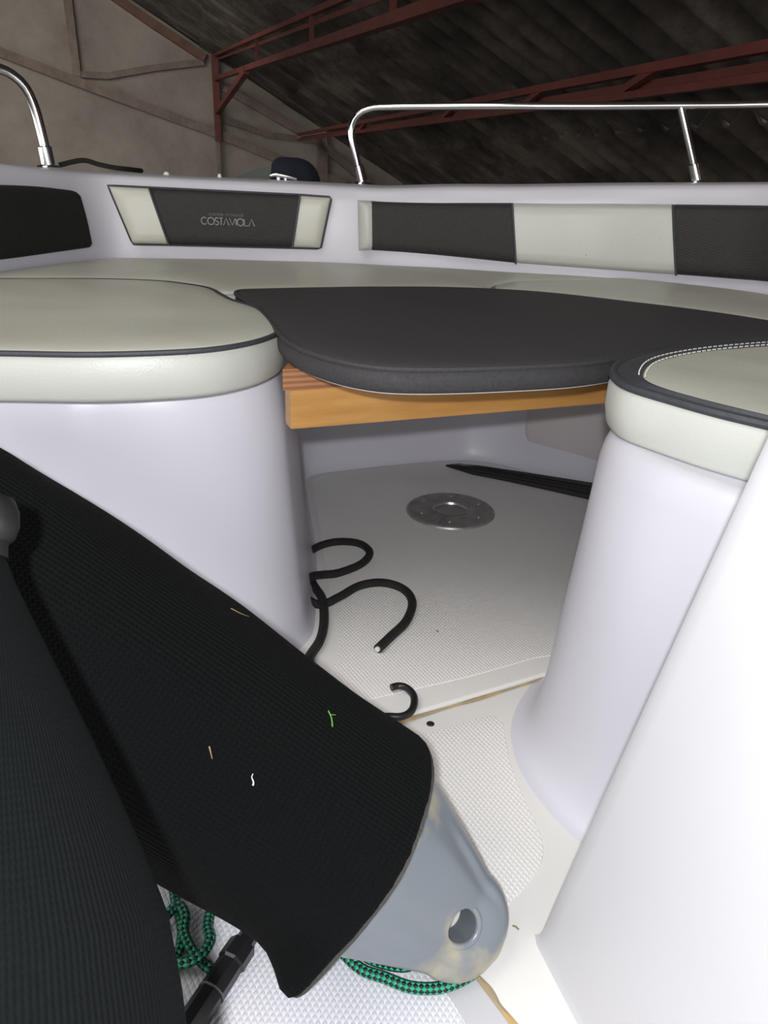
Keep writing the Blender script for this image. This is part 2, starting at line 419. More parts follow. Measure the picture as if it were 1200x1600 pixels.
# ============================================================ BOAT SHELL (structure)
wall_pts = [(-.86, -.1), (-.84, .3), (-.80, .65), (-.73, 1.0), (-.645, 1.29), (-.605, 1.41), (-.56, 1.525), (-.50, 1.562), (-.362, 1.594), (-.212, 1.61), (-.085, 1.618), (-.019, 1.606), (.108, 1.596), (.231, 1.566), (.422, 1.528), (.545, 1.462), (.643, 1.365), (.735, 1.15), (.79, .85), (.83, .5), (.85, -.1)]
rim_z = [.62, .60, .59, .58, .574, .567, .561, .559, .557, .556, .554, .554, .5615, .566, .576, .582, .5875, .592, .60, .61, .62]
WP = cr([(x, y, z) for (x, y), z in zip(wall_pts, rim_z)], 5)
def outn(i, P):
    a = P[max(i-1, 0)]; b = P[min(i+1, len(P)-1)]; t_ = (b-a); t_.z = 0; t_.normalize(); return V((-t_.y, t_.x, 0))
prof = [(-.004, -.20, 1), (-.004, -.03, 1), (.000, -.010, 2), (.005, -.003, 2), (.014, 0, 2), (.06, .004, 2), (.15, -.002, 2), (.163, -.008, 2), (.168, -.02, 2), (.160, -.10, 2), (.13, -.35, 2), (.02, -.75, 2), (-.15, -1.05, 2)]
vs = []; fs = []
for i, p in enumerate(WP):
    n = outn(i, WP)
    for d, z, _ in prof: q = p+n*d; vs.append(V((q.x, q.y, p.z+z)))
K = len(prof)
for i in range(len(WP)-1):
    for k in range(K-1): fs.append((i*K+k, (i+1)*K+k, (i+1)*K+k+1, i*K+k+1))
mk('wall_bow', vs, fs, 'white_gelcoat', kind='structure', angle=50)

# seat moulding, U shaped with foot well
inner = [(-.90, .665), (-.39, .738), (-.30, .758), (-.215, .782), (-.15, .818), (-.113, .868), (-.108, .93), (-.125, 1.12), (-.165, 1.36), (-.178, 1.44), (-.155, 1.495), (-.072, 1.538), (.052, 1.589), (.138, 1.617), (.196, 1.622), (.265, 1.598), (.335, 1.545), (.42, 1.47), (.465, 1.38), (.47, 1.26), (.42, 1.10), (.33, .95), (.25, .83), (.198, .745), (.183, .685), (.193, .625), (.225, .565), (.30, .485), (.45, .40), (.70, .32)]
IN = resample(cr(v3(inner), 8), .012)
outer = v3([(.86, .30), (.84, .5), (.80, .85), (.745, 1.15), (.65, 1.375), (.55, 1.475), (.425, 1.54), (.23, 1.632), (.108, 1.66), (-.07, 1.66), (-.21, 1.66), (-.36, 1.63), (-.5, 1.58), (-.57, 1.535), (-.615, 1.41), (-.655, 1.29), (-.74, 1.0), (-.81, .65)])
SP = IN+outer
SPc = ccw(SP)
ni = len(IN)
ZT = .365
pr = [(-.030, 0), (-.024, .0012), (-.017, .005), (-.012, .011), (-.008, .02), (-.004, .035), (.002, .08), (.008, .16), (.015, .25), (.021, .335), (.024, .350), (.028, .359), (.034, .364), (.040, ZT)]
vs, fs = ring_loft(SPc, pr)
seat_base = thing('bench_moulding', (0, 1.2, 0), 'glossy white moulded seat base with rounded pillar ends wrapping around the foot well', 'seat base')
mk('moulding', vs, fs, 'white_gelcoat', seat_base, angle=60)
# locker recess panel on the well's right wall
def path_at(P, s):
    for a, b in zip(P, P[1:]):
        l = (b-a).length
        if s <= l: return a.lerp(b, s/l), (b-a).normalized()
        s -= l
    return P[-1].copy(), (P[-1]-P[-2]).normalized()
def wall_panel(name, P, s0, s1, z0, z1, r, th, off, lean, mat, parent, thick_in=True, ns=40):
    vs = []; fs = []; cols = []
    def rnd(u): # corner inset at column u in metres from s0
        d = min(u-s0, s1-u); 
        return 0 if d >= r else r-sqrt(max(0, r*r-(r-d)**2))
    prof_d = [(0, 0), (.2, 0.0)]
    lay = [(0, 0), (0, .6), (.25, .9), (.7, 1.0)]
    rows = 8
    for i in range(ns+1):
        u = s0+(s1-s0)*(1-cos(pi*i/ns))/2; p, t_ = path_at(P, u); n = V((t_.y, -t_.x, 0)) if thick_in else V((-t_.y, t_.x, 0))
        c = rnd(u); za = z0+c; zb = z1-c; em = min(1, min(u-s0, s1-u)/th) ; em = sqrt(max(0, 1-(1-em)**2))
        col = []
        for k in range(rows+1):
            z = za+(zb-za)*(1-cos(pi*k/rows))/2; dz = min(1, min(z-za, zb-z)/th) if zb > za else 0; dz = sqrt(max(0, 1-(1-dz)**2))
            f = th*min(em, dz)
            q = p+n*(off+f+lean*(z1-z)); col.append(V((q.x, q.y, z)))
        cols.append(col)
    bk = []
    for i in range(ns+1):
        for k in range(rows+1): vs.append(cols[i][k])
    R = rows+1
    for i in range(ns):
        for k in range(rows): fs.append((i*R+k, (i+1)*R+k, (i+1)*R+k+1, i*R+k+1))
    return mk(name, vs, fs, mat, parent, angle=50)
rw = [p for p in IN if p.y > 1.15 and p.x > .25]
rwp = [p for p in rw]
o = wall_panel('locker_panel', rwp, .05, .36, .035, .36, .055, .004, -.004, -.06*0, 'panel_gelcoat', seat_base)

# soles
def slab(name, P, z0, z1, r, mat, **k):
    P = ccw(P); vs, fs = ring_loft(P, [(0, z0)]+[(r*(1-cos(t*pi/8)), z1-r+r*sin(t*pi/8)) for t in range(5)]); return mk(name, vs, fs, mat, **k)
sole = slab('floor_2', v3([(-.62, .392), (-.3, .553), (.009, .7085), (.085, .747), (.134, .772), (.221, .818), (.34, .875), (.75, 1.2), (.55, 1.45), (.42, 1.53), (.23, 1.62), (-.2, 1.64), (-.6, 1.45), (-.9, .8)]), -.05, .005, .005, 'warm_gelcoat', kind='structure')
ns1 = cr(v3([(-.055, .73), (.001, .752), (.06, .777), (.121, .804), (.20, .845), (.24, .865), (.30, .95), (.40, 1.12), (.435, 1.26), (.43, 1.36), (.395, 1.45), (.32, 1.52), (.25, 1.575), (.19, 1.597), (.14, 1.592), (.052, 1.562), (-.06, 1.513), (-.12, 1.482), (-.145, 1.44), (-.13, 1.34), (-.095, 1.12), (-.072, .98), (-.058, .90), (-.052, .85), (-.06, .80), (-.075, .76)]), 5, True)
slab('nonskid_pad', ns1, .004, .0058, .0008, 'nonskid', parent=sole)
cock = mk('floor_3', *ring_loft(ccw(v3([(-.95, -.2), (.95, -.2), (.95, 1.0), (-.95, .9)])), [(0, -.06), (0, 0)]), 'warm_gelcoat', kind='structure')
pt = cr(v3([(-.20, .56), (-.017, .652), (.039, .686), (.084, .709), (.125, .729), (.141, .731), (.148, .717), (.147, .687), (.148, .647), (.155, .601), (.163, .556), (.161, .530), (.149, .507), (.126, .482), (.11, .472), (.03, .478), (-.2, .515)]), 5, True)
slab('nonskid_pad', pt, -.001, .0009, .0008, 'nonskid', parent=cock)
hatch = slab('hatch', v3([(-.42, .50), (-.02, .47), (.05, .440), (.083, .413), (.108, .374), (.22, .19), (.26, .0), (-.45, .0)]), -.002, .0025, .002, 'console_gelcoat', label='white textured floor hatch beneath the grey fender tip, nearest the camera', cat='hatch')
hp2 = cr(v3([(-.40, .485), (-.03, .455), (.02, .425), (.052, .405), (.066, .388), (.078, .365), (.12, .28), (.18, .15), (.2, .03), (-.40, .03)]), 4, True)
slab('nonskid_pad', hp2, .002, .0038, .0008, 'nonskid_hatch', parent=hatch)
def ribbon(name, pts, wd, z, label):
    P = cr(v3(pts, z), 8); vs = []; fs = []
    for i, p in enumerate(P):
        n = outn(i, P); w2 = wd/2*(.8+.25*sin(i*.55))
        vs += [p-n*w2, p+n*w2*.1+V((0, 0, .0014)), p+n*w2]
        if i: fs += [(3*i-3, 3*i, 3*i+1, 3*i-2), (3*i-2, 3*i+1, 3*i+2, 3*i-1)]
    return mk(name, vs, fs, 'sealant', label=label, cat='sealant')
ribbon('sealant_line', [(.02, .711), (.085, .744), (.134, .769), (.221, .815), (.30, .856)], .0070, .0008, 'thin tan sealant line along the front edge of the foot well floor')
ribbon('sealant_line', [(.075, .424), (.087, .411), (.098, .393), (.112, .371), (.16, .29)], .009, .0004, 'tan sealant strip beside the hatch below the grey fender tip')

# console, near right
bt = [(.140, .449), (.163, .376), (.20, .26), (.26, .06), (.62, .0), (.72, .235), (.45, .335)]
def conring(sh, z, d=0):
    P = resample(ccw(v3(bt)), .01, True)
    for _ in range(1): P = [(P[i-1]+P[i]*2+P[(i+1) % len(P)])/4 for i in range(len(P))]
    return [V((p.x+sh[0], p.y+sh[1], z)) for p in inset(P, d)]
zs = [(0, -.003), (.002, -.0015), (.005, -.0005), (.010, 0), (.04, 0), (.15, 0), (.3, 0), (.45, 0), (.50, 0), (.515, .004), (.52, .012)]
vs = []; fs = []
for k, (z, d) in enumerate(zs):
    R = conring((.166*z, -.052*z), z, d); N = len(R)
    vs += R
    if k: fs += [((k-1)*N+i, (k-1)*N+(i+1) % N, k*N+(i+1) % N, k*N+i) for i in range(N)]
fs += [tuple(a+(len(zs)-1)*N for a in t_) for t_ in cap(R)]
mk('console', vs, fs, 'console_gelcoat', label='tall plain white console side in the near right foreground, leaning outward', cat='console', angle=60)

# ============================================================ CUSHIONS
def cushion(name, pts, z0, z1, label, top_mat, side_mat, pipe_mat, r=.006, pr_=.003, n=5, sharp=None, crown=.003, pipe=True, zf=None, pipe_low=True, side_bulge=.004):
    P = ccw(cr(v3(pts), n, True)) if not sharp else ccw(v3(pts))
    P = resample(P, .010, True)
    c = sum(P, V((0, 0, 0)))/len(P)
    t_ = thing(name, (c.x, c.y, z0), label, 'cushion')
    H_ = z1-z0
    pf = [(.006, z0), (.002, z0+.0015), (.0, z0+.005), (-side_bulge*.8, z0+H_*.4), (-side_bulge*.7, z1-.012), (0, z1-.005), (.001, z1-.003)]
    vs, fs = ring_loft(P, pf, zf); mk('cushion_side', vs, fs, side_mat, t_, angle=60)
    vs, fs = top_mesh(inset(P, .001), z1-.003, .003+crown, puff=.0012)
    mk('cushion_top', vs, fs, top_mat, t_, angle=80)
    if pipe:
        Q = [V((p.x, p.y, z1-.0025+(zf(p, 9) if zf else 0))) for p in P]
        vs, fs, uv = tube(Q, pr_, 8, closed=True); mk('piping', vs, fs, pipe_mat, t_)
    return t_, P
CT = .415
port_pts = [(-.74, .672), (-.60, .690), (-.45, .705), (-.366, .714), (-.278, .724), (-.195, .754), (-.152, .794), (-.130, .843), (-.125, .89), (-.135, .939), (-.155, .986), (-.183, 1.031), (-.216, 1.072), (-.245, 1.126), (-.270, 1.175), (-.305, 1.205), (-.362, 1.232), (-.46, 1.228), (-.59, 1.188), (-.655, 1.165), (-.70, 1.0), (-.745, .85)]
cushion('seat_cushion', port_pts, ZT, CT, 'pale beige seat cushion with dark piping on the near left seat', 'beige_vinyl', 'side_vinyl', 'piping_dark')
bow_pts = [(-.66, 1.175), (-.60, 1.197), (-.46, 1.238), (-.362, 1.243), (-.30, 1.217), (-.262, 1.165), (-.243, 1.150), (-.232, 1.158), (-.205, 1.180), (-.111, 1.220), (-.014, 1.256), (.109, 1.283), (.155, 1.288), (.166, 1.34), (.204, 1.405), (.265, 1.436), (.34, 1.466), (.415, 1.512), (.40, 1.530), (.231, 1.556), (.108, 1.585), (-.019, 1.595), (-.085, 1.606), (-.212, 1.60), (-.362, 1.583), (-.49, 1.553), (-.55, 1.518), (-.595, 1.405), (-.632, 1.29)]
cushion('seat_cushion', bow_pts, ZT, CT-.002, 'long beige cushion at the very front of the bow, below the logo panel', 'beige_vinyl', 'side_vinyl', 'side_vinyl', pr_=.002)
stb_pts = [(.175, 1.288), (.239, 1.268), (.368, 1.187), (.443, 1.136), (.505, 1.072), (.57, .985), (.60, .94), (.70, .93), (.77, .95), (.725, 1.15), (.632, 1.362), (.537, 1.455), (.43, 1.514), (.35, 1.460), (.271, 1.428), (.212, 1.399), (.180, 1.345)]
cushion('seat_cushion', stb_pts, ZT, CT, 'beige side cushion under the long backrest on the right, partly covered by the dark cushion', 'beige_vinyl', 'side_vinyl', 'side_vinyl', pr_=.002)
dark_pts = [(-.225, 1.150), (-.217, 1.108), (-.176, 1.016), (-.150, .941), (-.118, .835), (-.090, .774), (-.054, .731), (-.023, .710), (.007, .703), (.054, .709), (.117, .727), (.183, .752), (.24, .790), (.30, .848), (.36, .888), (.45, .933), (.54, .955), (.555, .985), (.505, 1.057), (.443, 1.122), (.368, 1.175), (.239, 1.253), (.109, 1.270), (-.014, 1.244), (-.111, 1.208), (-.195, 1.170)]
def dzf(p, k):  # the unsupported front corner droops; its lower edge rides up towards the middle
    return 0
DZ0 = .393
def dark_zf(p, k):
    if k <= 2:
        f = max(0, min(1, (-.02-p.x)/.12)); return -.0*f
    return 0
t_dark, PD = cushion('infill_cushion', dark_pts, DZ0-.003, CT+.002, 'dark charcoal infill cushion laid on the wooden board between the seats', 'dark_vinyl', 'dark_vinyl', 'dark_vinyl', crown=.004, pr_=.003, side_bulge=.002, zf=dark_zf)
Q = [V((p.x, p.y, DZ0-.003)) for p in inset(PD, .006)]
vs, fs, uv = tube(Q, .0009, 6, closed=True); mk('hem', vs, fs, 'white_fabric', t_dark, label='thin white fabric hem under the cushion edge')
sf_pts = [(.213, .727), (.209, .70), (.213, .667), (.237, .629), (.261, .597), (.288, .569), (.34, .516), (.42, .462), (.55, .42), (.72, .395), (.79, .50), (.785, .78), (.75, .915), (.60, .922), (.52, .925), (.448, .910), (.353, .865), (.306, .836), (.261, .800), (.230, .764)]
t_sf, PS = cushion('seat_cushion', sf_pts, ZT, CT+.002, 'pale cushion with dark border and white stitching on the near right pillar', 'beige_vinyl', 'side_vinyl', 'piping_dark', pr_=.0042, crown=.002)
# dark border band on top, between rim and stitch line
def border_w(p):  # wide along the back edge, narrow along the front
    if p.y > .74: return .024
    f = max(0, min(1, (p.y-.655)/.06)); return .024*f*f*(3-2*f)
N = len(PS)
In_ = [inset(PS, .003+border_w(p))[i] for i, p in enumerate(PS)]
for _ in range(14): In_ = [(In_[i-1]+In_[i]*2+In_[(i+1) % N])/4 for i in range(N)]
vs = []; fs = []; ZB = CT+.0018
In3 = [In_[i]+(In_[i]-PS[i]).normalized()*.0012 for i in range(N)]
for i in range(N):
    a = inset(PS, .0008)[i] if i == 0 else None
O_ = inset(PS, .0012)
for i in range(N):
    b = In_[i]; o2 = O_[i]; m_ = (o2+b)/2
    vs += [V((o2.x, o2.y, ZB-.0005)), V((m_.x, m_.y, ZB+.0040)), V((b.x, b.y, ZB+.0046)), V((In3[i].x, In3[i].y, ZB+.0010))]
for i in range(N):
    j = (i+1) % N
    for k in range(3): fs.append((4*i+k, 4*j+k, 4*j+k+1, 4*i+k+1))
bband = mk('border_band', vs, fs, 'piping_dark', t_sf, label='dark border band along the back edge of the cushion top', angle=60)
b_ = B()
for off in (-.0030, .0030):
    L = [(In_[i]+(In_[i]-PS[i]).normalized()*off) if (PS[i].y > .682 and PS[i].x < .72 and PS[i].y > .60) else None for i in range(N)]
    st = next(i for i in range(N) if L[i] is None); seq = [L[(st+k) % N] for k in range(N)]; seq = [q for q in seq if q is not None]
    seq = resample([V((q.x, q.y, ZB+(.0048 if off < 0 else .0034))) for q in seq], .0085)
    for a, c in zip(seq, seq[1:]):
        if (c-a).length > .01: continue
        b_.add(*tube([a.lerp(c, .14), a.lerp(c, .70)], .0007, 5))
b_.mk('stitching', 'stitch', bband, label='double row of white stitches', kind='stuff')

# wooden board + apron
t_b = thing('board', (.1, .95, .315), 'varnished plywood filler board with a deep front rail bridging the two seats', 'board')
bp = [(-.112, .795), (.0, .840), (.15, .900), (.30, .965), (.40, 1.0), (.42, 1.04), (.30, 1.18), (.10, 1.22), (-.08, 1.19), (-.185, 1.13), (-.165, 1.06), (-.135, .985), (-.112, .93), (-.106, .87)]
vs, fs = ring_loft(ccw(v3(bp)), [(0, .3655), (0, .388)]); mk('board_top', vs, fs, 'plywood', t_b, angle=30)
ap = ccw(v3([(-.106, .808), (.30, .974), (.292, .992), (-.114, .826)]))
b_ = B()
vs, fs = ring_loft(ap, [(.003, .318), (.001, .3185), (0, .321), (0, .3645)]); mk('front_rail', vs, fs, 'wood', t_b, angle=30)

# ============================================================ BACKREST PADS
def pad(parent, name, mat, top, bot, th, lean_n, piping=None, nu=14, nv=8, ends=(1, 1)):
    """top/bot: lists of 3D points on the wall; section of a padded back"""
    T = resample(cr([V(p) for p in top], 6), .02); Bt = resample(cr([V(p) for p in bot], 6), .02)
    def at(P, f):
        L = sum((b-a).length for a, b in zip(P, P[1:])); return path_at(P, f*L)[0]
    e = .012
    us = [0, .25*.06, .04, .10]+[.1+.8*i/nu for i in range(1, nu)]+[.9, .96, 1-.015, 1]
    vsn = [0, .03, .09, .2, .4, .6, .8, .91, .97, 1]
    cl = lambda q: sqrt(max(0, 1-(1-min(1, q))**2))
    vs = []; fs = []; L = (T[-1]-T[0]).length
    for u in us:
        a = at(T, u); b = at(Bt, u); a2 = at(T, min(1, u+.01)); a1 = at(T, max(0, u-.01)); t_ = (a2-a1).normalized(); up = (a-b).normalized(); n = -t_.cross(up)
        n = n if n.dot(V((0, 1.0, .5))-a) > 0 else -n
        Hh = (a-b).length
        eu = min(cl(u*L/e) if ends[0] else 1, cl((1-u)*L/e) if ends[1] else 1)
        for v_ in vsn:
            f = min(eu, cl(v_*Hh/e), cl((1-v_)*Hh/e)); vs.append(b.lerp(a, v_)+n*(th*f*(.9+.1*sin(pi*v_))-.004))
    R = len(vsn); nU = len(us)
    for i in range(nU-1):
        for k in range(R-1): fs.append((i*R+k, (i+1)*R+k, (i+1)*R+k+1, i*R+k+1))
    # back
    o_ = len(vs)
    for i in range(nU-1): fs.append((i*R, i*R+R-1, (i+1)*R+R-1, (i+1)*R))
    fs += [tuple(range(R))[::-1], tuple((nU-1)*R+k for k in range(R))]
    ob = mk(name, vs, fs, mat, parent, angle=60)
    return ob, vs, R, nU
def seam(parent, a, b, n, r=.0022, mat='piping_dark', bow=.003):
    P = [V(a).lerp(V(b), i/10)+V(n)*(.0175+bow*sin(pi*i/10)) for i in range(11)]
    vs, fs, uv = tube(P, r, 6); mk('seam', vs, fs, mat, parent)
# bow logo pad (slanted ends)
TL, T1, T2, TR = V((-.536, 1.543, .541)), V((-.462, 1.556, .540)), V((-.187, 1.604, .536)), V((-.125, 1.607, .534))
BL, B1, B2, BR = V((-.499, 1.541, .439)), V((-.434, 1.563, .4385)), V((-.203, 1.602, .438)), V((-.146, 1.608, .438))
lp = thing('backrest_pad', (-.33, 1.59, .439), 'slanted backrest panel at the bow with a silver logo on charcoal between beige ends', 'backrest')
pad(lp, 'beige_section', 'beige_vinyl', [TL, T1], [BL, B1], .020, 0, ends=(1, 0), nu=4)
pad(lp, 'dark_section', 'pad_dark', [T1, T2], [B1, B2], .020, 0, ends=(0, 0))
pad(lp, 'beige_section', 'beige_vinyl', [T2, TR], [B2, BR], .020, 0, ends=(0, 1), nu=4)
nb = V((.17, -.985, 0))
outl = [p+nb*.004 for p in (TL, T1, T2, TR, BR, B2, B1, BL)]
vs, fs, uv = tube(resample(outl+[outl[0]], .01)[:-1], .0019, 6, closed=True); mk('piping', vs, fs, 'piping_dark', lp)
seam(lp, T1, B1, nb, bow=.001); seam(lp, T2, B2, nb, bow=.001)
def text(parent, name, body, size, loc, xdir, updir, mat, ext=.0004, sx=1.0):
    cu = bpy.data.curves.new(name, 'FONT'); cu.body = body; cu.size = size; cu.extrude = ext; cu.align_x = 'CENTER'; cu.align_y = 'CENTER'; cu.offset = size*.008
    tmp = bpy.data.objects.new('tmp', cu); COL.objects.link(tmp); dg = bpy.context.evaluated_depsgraph_get(); me = bpy.data.meshes.new_from_object(tmp.evaluated_get(dg)); bpy.data.objects.remove(tmp)
    me.name = name; o = bpy.data.objects.new(name, me); COL.objects.link(o); x = V(xdir).normalized(); u = V(updir).normalized(); n = x.cross(u)
    mw = Matrix((x, u, n)).transposed().to_4x4() @ Matrix.Diagonal((sx, 1, 1, 1)); mw.translation = V(loc)-parent.location
    me.transform(mw); me.materials.clear(); me.materials.append(MATS[mat]); o.parent = parent; return o
xd = (T2-T1).normalized(); ud = V((0, .0, 1)); ctr = (T1+T2+B1+B2)/4+nb*.0172
def stroke_text(parent, glyphs, h, x0, mat, name, wd):
    b = B(); x = x0
    for g_, gw in glyphs:
        for pl_ in g_:
            P = [ctr+xd*((x+px*gw)*h)+ud*((py-.5)*h+loz) for px, py in pl_]
            b.add(*tube([p for p in P], wd, 4))
        x += gw+.10
    return b.mk(name, mat, parent)
def arc(cx, cy, rx, ry, a0, a1, n=14): return [(cx+rx*cos(radians(a0+(a1-a0)*i/n)), cy+ry*sin(radians(a0+(a1-a0)*i/n))) for i in range(n+1)]
gC = [arc(.5, .5, .5, .5, 45, 315)]; gO = [arc(.5, .5, .5, .5, 0, 360, 20)]
gS = [arc(.5, .75, .42, .25, 30, 270)+arc(.5, .25, .45, .25, 90, -150)]
gT = [[(0, 1), (1, 1)], [(.5, 1), (.5, 0)]]; gA = [[(0, 0), (.5, 1), (1, 0)]]; gV = [[(0, 1), (.5, 0), (1, 1)]]; gI = [[(.5, 1), (.5, 0)]]; gL = [[(0, 1), (0, 0), (1, 0)]]
loz = -.004
gl = [(gC, .85), (gO, .95), (gS, .6), (gT, .5), (gA, .85), (gV, .85), (gI, .12), (gO, .95), (gL, .6), (gA, .85)]
wsum = sum(w_+.10 for _, w_ in gl)
gl2 = gl[:4]+[(gA, .80)]+gl[5:]
lt = stroke_text(lp, gl2, .0125, -wsum/2, 'logo_silver', 'logo', .0011)
text(lp, 'logo_tagline', 'conte rround', .0095, ctr+ud*.0088-xd*.004, xd, ud, 'logo_dark', sx=1.25)

# starboard long backrest
st_top = [(-.072, 1.603, .530), (-.048, 1.612, .530), (.087, 1.60, .532), (.221, 1.565, .537), (.364, 1.540, .542), (.497, 1.487, .547), (.559, 1.445, .550), (.625, 1.385, .553), (.70, 1.24, .556), (.745, 1.10, .558)]
st_bot = [(-.068, 1.605, .438), (-.043, 1.612, .438), (.093, 1.597, .435), (.238, 1.558, .430), (.392, 1.532, .427), (.52, 1.472, .429), (.577, 1.428, .431), (.640, 1.368, .433), (.70, 1.22, .435), (.745, 1.08, .436)]
st_top = [V(p)+V((-.001, -.005, 0)) for p in st_top]; st_bot = [V(p)+V((-.001, -.005, 0)) for p in st_bot]
sb = thing('backrest_pad', (.33, 1.54, .43), 'long backrest pad along the right side with alternating charcoal and pale sections', 'backrest')
pad(sb, 'beige_section', 'side_vinyl', st_top[:2], st_bot[:2], .022, 0, ends=(1, 0), nu=3)
pad(sb, 'dark_section', 'pad_dark', st_top[1:4], st_bot[1:4], .022, 0, ends=(0, 0))
pad(sb, 'beige_section', 'side_vinyl', st_top[3:6], st_bot[3:6], .022, 0, ends=(0, 0))
pad(sb, 'dark_section', 'pad_dark', st_top[5:], st_bot[5:], .022, 0, ends=(0, 1))
def nrm(i):
    t_ = (st_top[i+1]-st_top[i-1]); t_.z = 0; t_.normalize(); return V((t_.y, -t_.x, 0))
for i in (3, 5): seam(sb, st_top[i], st_bot[i], nrm(i), bow=.003)
# port backrest (black mesh covered)
pp = thing('backrest_pad', (-.6, 1.4, .43), 'black side backrest pad at the far left edge, without logo or pale sections', 'backrest')
ptop = [V(p) for p in [(-.745, 1.0, .545), (-.69, 1.17, .544), (-.642, 1.30, .543), (-.608, 1.40, .540), (-.575, 1.475, .532)]]
pbot = [V(p) for p in [(-.745, 1.0, .426), (-.69, 1.17, .427), (-.642, 1.30, .428), (-.608, 1.40, .430), (-.567, 1.490, .434)]]
pad(pp, 'padded_cover', 'shade_mesh', ptop, pbot, .03, 0)

# ============================================================ RAILS
def rail(label, path, posts, r):
    t_ = thing('grab_rail', path[0], label, 'rail')
    vs, fs, uv = tube(resample(cr([V(p) for p in path], 8), .012), r, 14); mk('rail_tube', vs, fs, 'chrome', t_)
    for a, b in posts:
        if a is not None:
            vs, fs, uv = tube([V(a), V(b)], r*.95, 14); mk('post', vs, fs, 'chrome', t_)
    for a, b in posts:
        d = (V(b)-V(a) if a is not None else V(path[0])-V(path[2])).normalized(); b = V(b)
        vs, fs, uv = tube([b-d*.032, b-d*.030, b-d*.002, b], 0, 16, rf=lambda f: r*1.05 if f < .1 else r*1.42); mk('collar', vs, fs, 'chrome', t_)
        vs, fs, uv = lathe([(0, .004), (r*1.8, .004), (r*2.4, .002), (r*2.5, 0), (0, 0)], (b.x, b.y, b.z-.004), seg=24); mk('foot_flange', vs, fs, 'chrome', t_)
rail('long stainless bow rail running along the right gunwale', [(-.070, 1.718, .560), (-.079, 1.72, .588), (-.086, 1.721, .614), (-.094, 1.723, .645), (-.094, 1.722, .668), (-.081, 1.72, .686), (-.062, 1.717, .695), (-.031, 1.711, .699), (.09, 1.69, .703), (.215, 1.666, .706), (.37, 1.637, .709), (.517, 1.61, .713), (.667, 1.583, .718), (.80, 1.50, .722), (.90, 1.33, .727), (.95, 1.0, .73)], [(None, (-.0705, 1.718, .562)), ((.5195, 1.61, .712), (.571, 1.60, .588))], .0072)
rail('curved stainless rail end at the upper left gunwale', [(-.652, 1.566, .568), (-.653, 1.565, .595), (-.656, 1.563, .628), (-.661, 1.559, .668), (-.670, 1.552, .698), (-.686, 1.541, .716), (-.705, 1.527, .724), (-.748, 1.494, .729), (-.80, 1.40, .735), (-.87, 1.2, .74), (-.93, .95, .745)], [(None, (-.652, 1.566, .572))], .0085)
# gear on the foredeck
vs, fs, uv = tube(resample(cr([(-.64, 1.585, .572), (-.60, 1.60, .582), (-.57, 1.60, .576), (-.54, 1.605, .571), (-.52, 1.63, .569), (-.51, 1.67, .567)], 6), .008), .0045, 8)
mk('mooring_line', vs, fs, 'rope_black', label='short black line lying on the gunwale beside the left rail', cat='rope', uv=uv)
t_ = thing('cover', (-.24, 1.79, .56), 'bundled navy cloth cover with a grey flap resting on the foredeck', 'cover')
vs = []; fs = []
for j in range(9):
    f = j/8; 
    for k in range(24):
        a = 2*pi*k/24; rr = cos(f*pi/2)**.6*(1+.08*sin(3*a+1)+.05*sin(7*a)); vs.append(V((-.222+.052*rr*cos(a)-.012*f, 1.80+.05*rr*sin(a), .558+.046*sin(f*pi/2))))
        if j: k2 = (k+1) % 24; fs.append(((j-1)*24+k, (j-1)*24+k2, j*24+k2, j*24+k))
mk('cloth_bundle', vs, fs, 'navy_cloth', t_)
vs = [V(p) for p in [(-.345, 1.79, .560), (-.315, 1.78, .561), (-.27, 1.78, .562), (-.268, 1.80, .586), (-.30, 1.80, .580), (-.335, 1.81, .562), (-.27, 1.815, .561)]]
mk('flap', vs, [(0, 1, 4), (1, 2, 3, 4), (0, 4, 5), (4, 3, 6, 5), (0, 5, 6, 2, 1)], 'grey_sheet', t_, label='stiff grey flap')
t_ = thing('cleat', (-.20, 1.70, .558), 'small chrome deck cleat on the bow rim in front of the navy cover', 'cleat')
vs, fs, uv = tube(resample(cr([(-.252, 1.664, .5670), (-.243, 1.665, .5695), (-.230, 1.667, .569), (-.212, 1.67, .566), (-.200, 1.672, .563)], 5), .004), .0045, 10, rf=lambda f: .0028+.0024*sin(pi*f)); mk('horn_bar', vs, fs, 'chrome', t_)
for x in (-.236, -.222):
    vs, fs, uv = tube([(x, 1.669, .5575), (x, 1.669, .567)], .0035, 10); mk('foot', vs, fs, 'chrome', t_)
for (x, y, rr, n_) in ((-.452, 1.64, .006, 'white fitting on the bow rim above the left end of the logo panel'), (-.352, 1.66, .004, 'tiny pale fitting on the bow rim near the wall post')):
    vs, fs, uv = lathe([(0, .008), (rr*.6, .0075), (rr, .004), (rr, 0), (0, 0)], (x, y, .5595), seg=20); mk('deck_fitting', vs, fs, 'stitch', label=n_, cat='deck fitting')

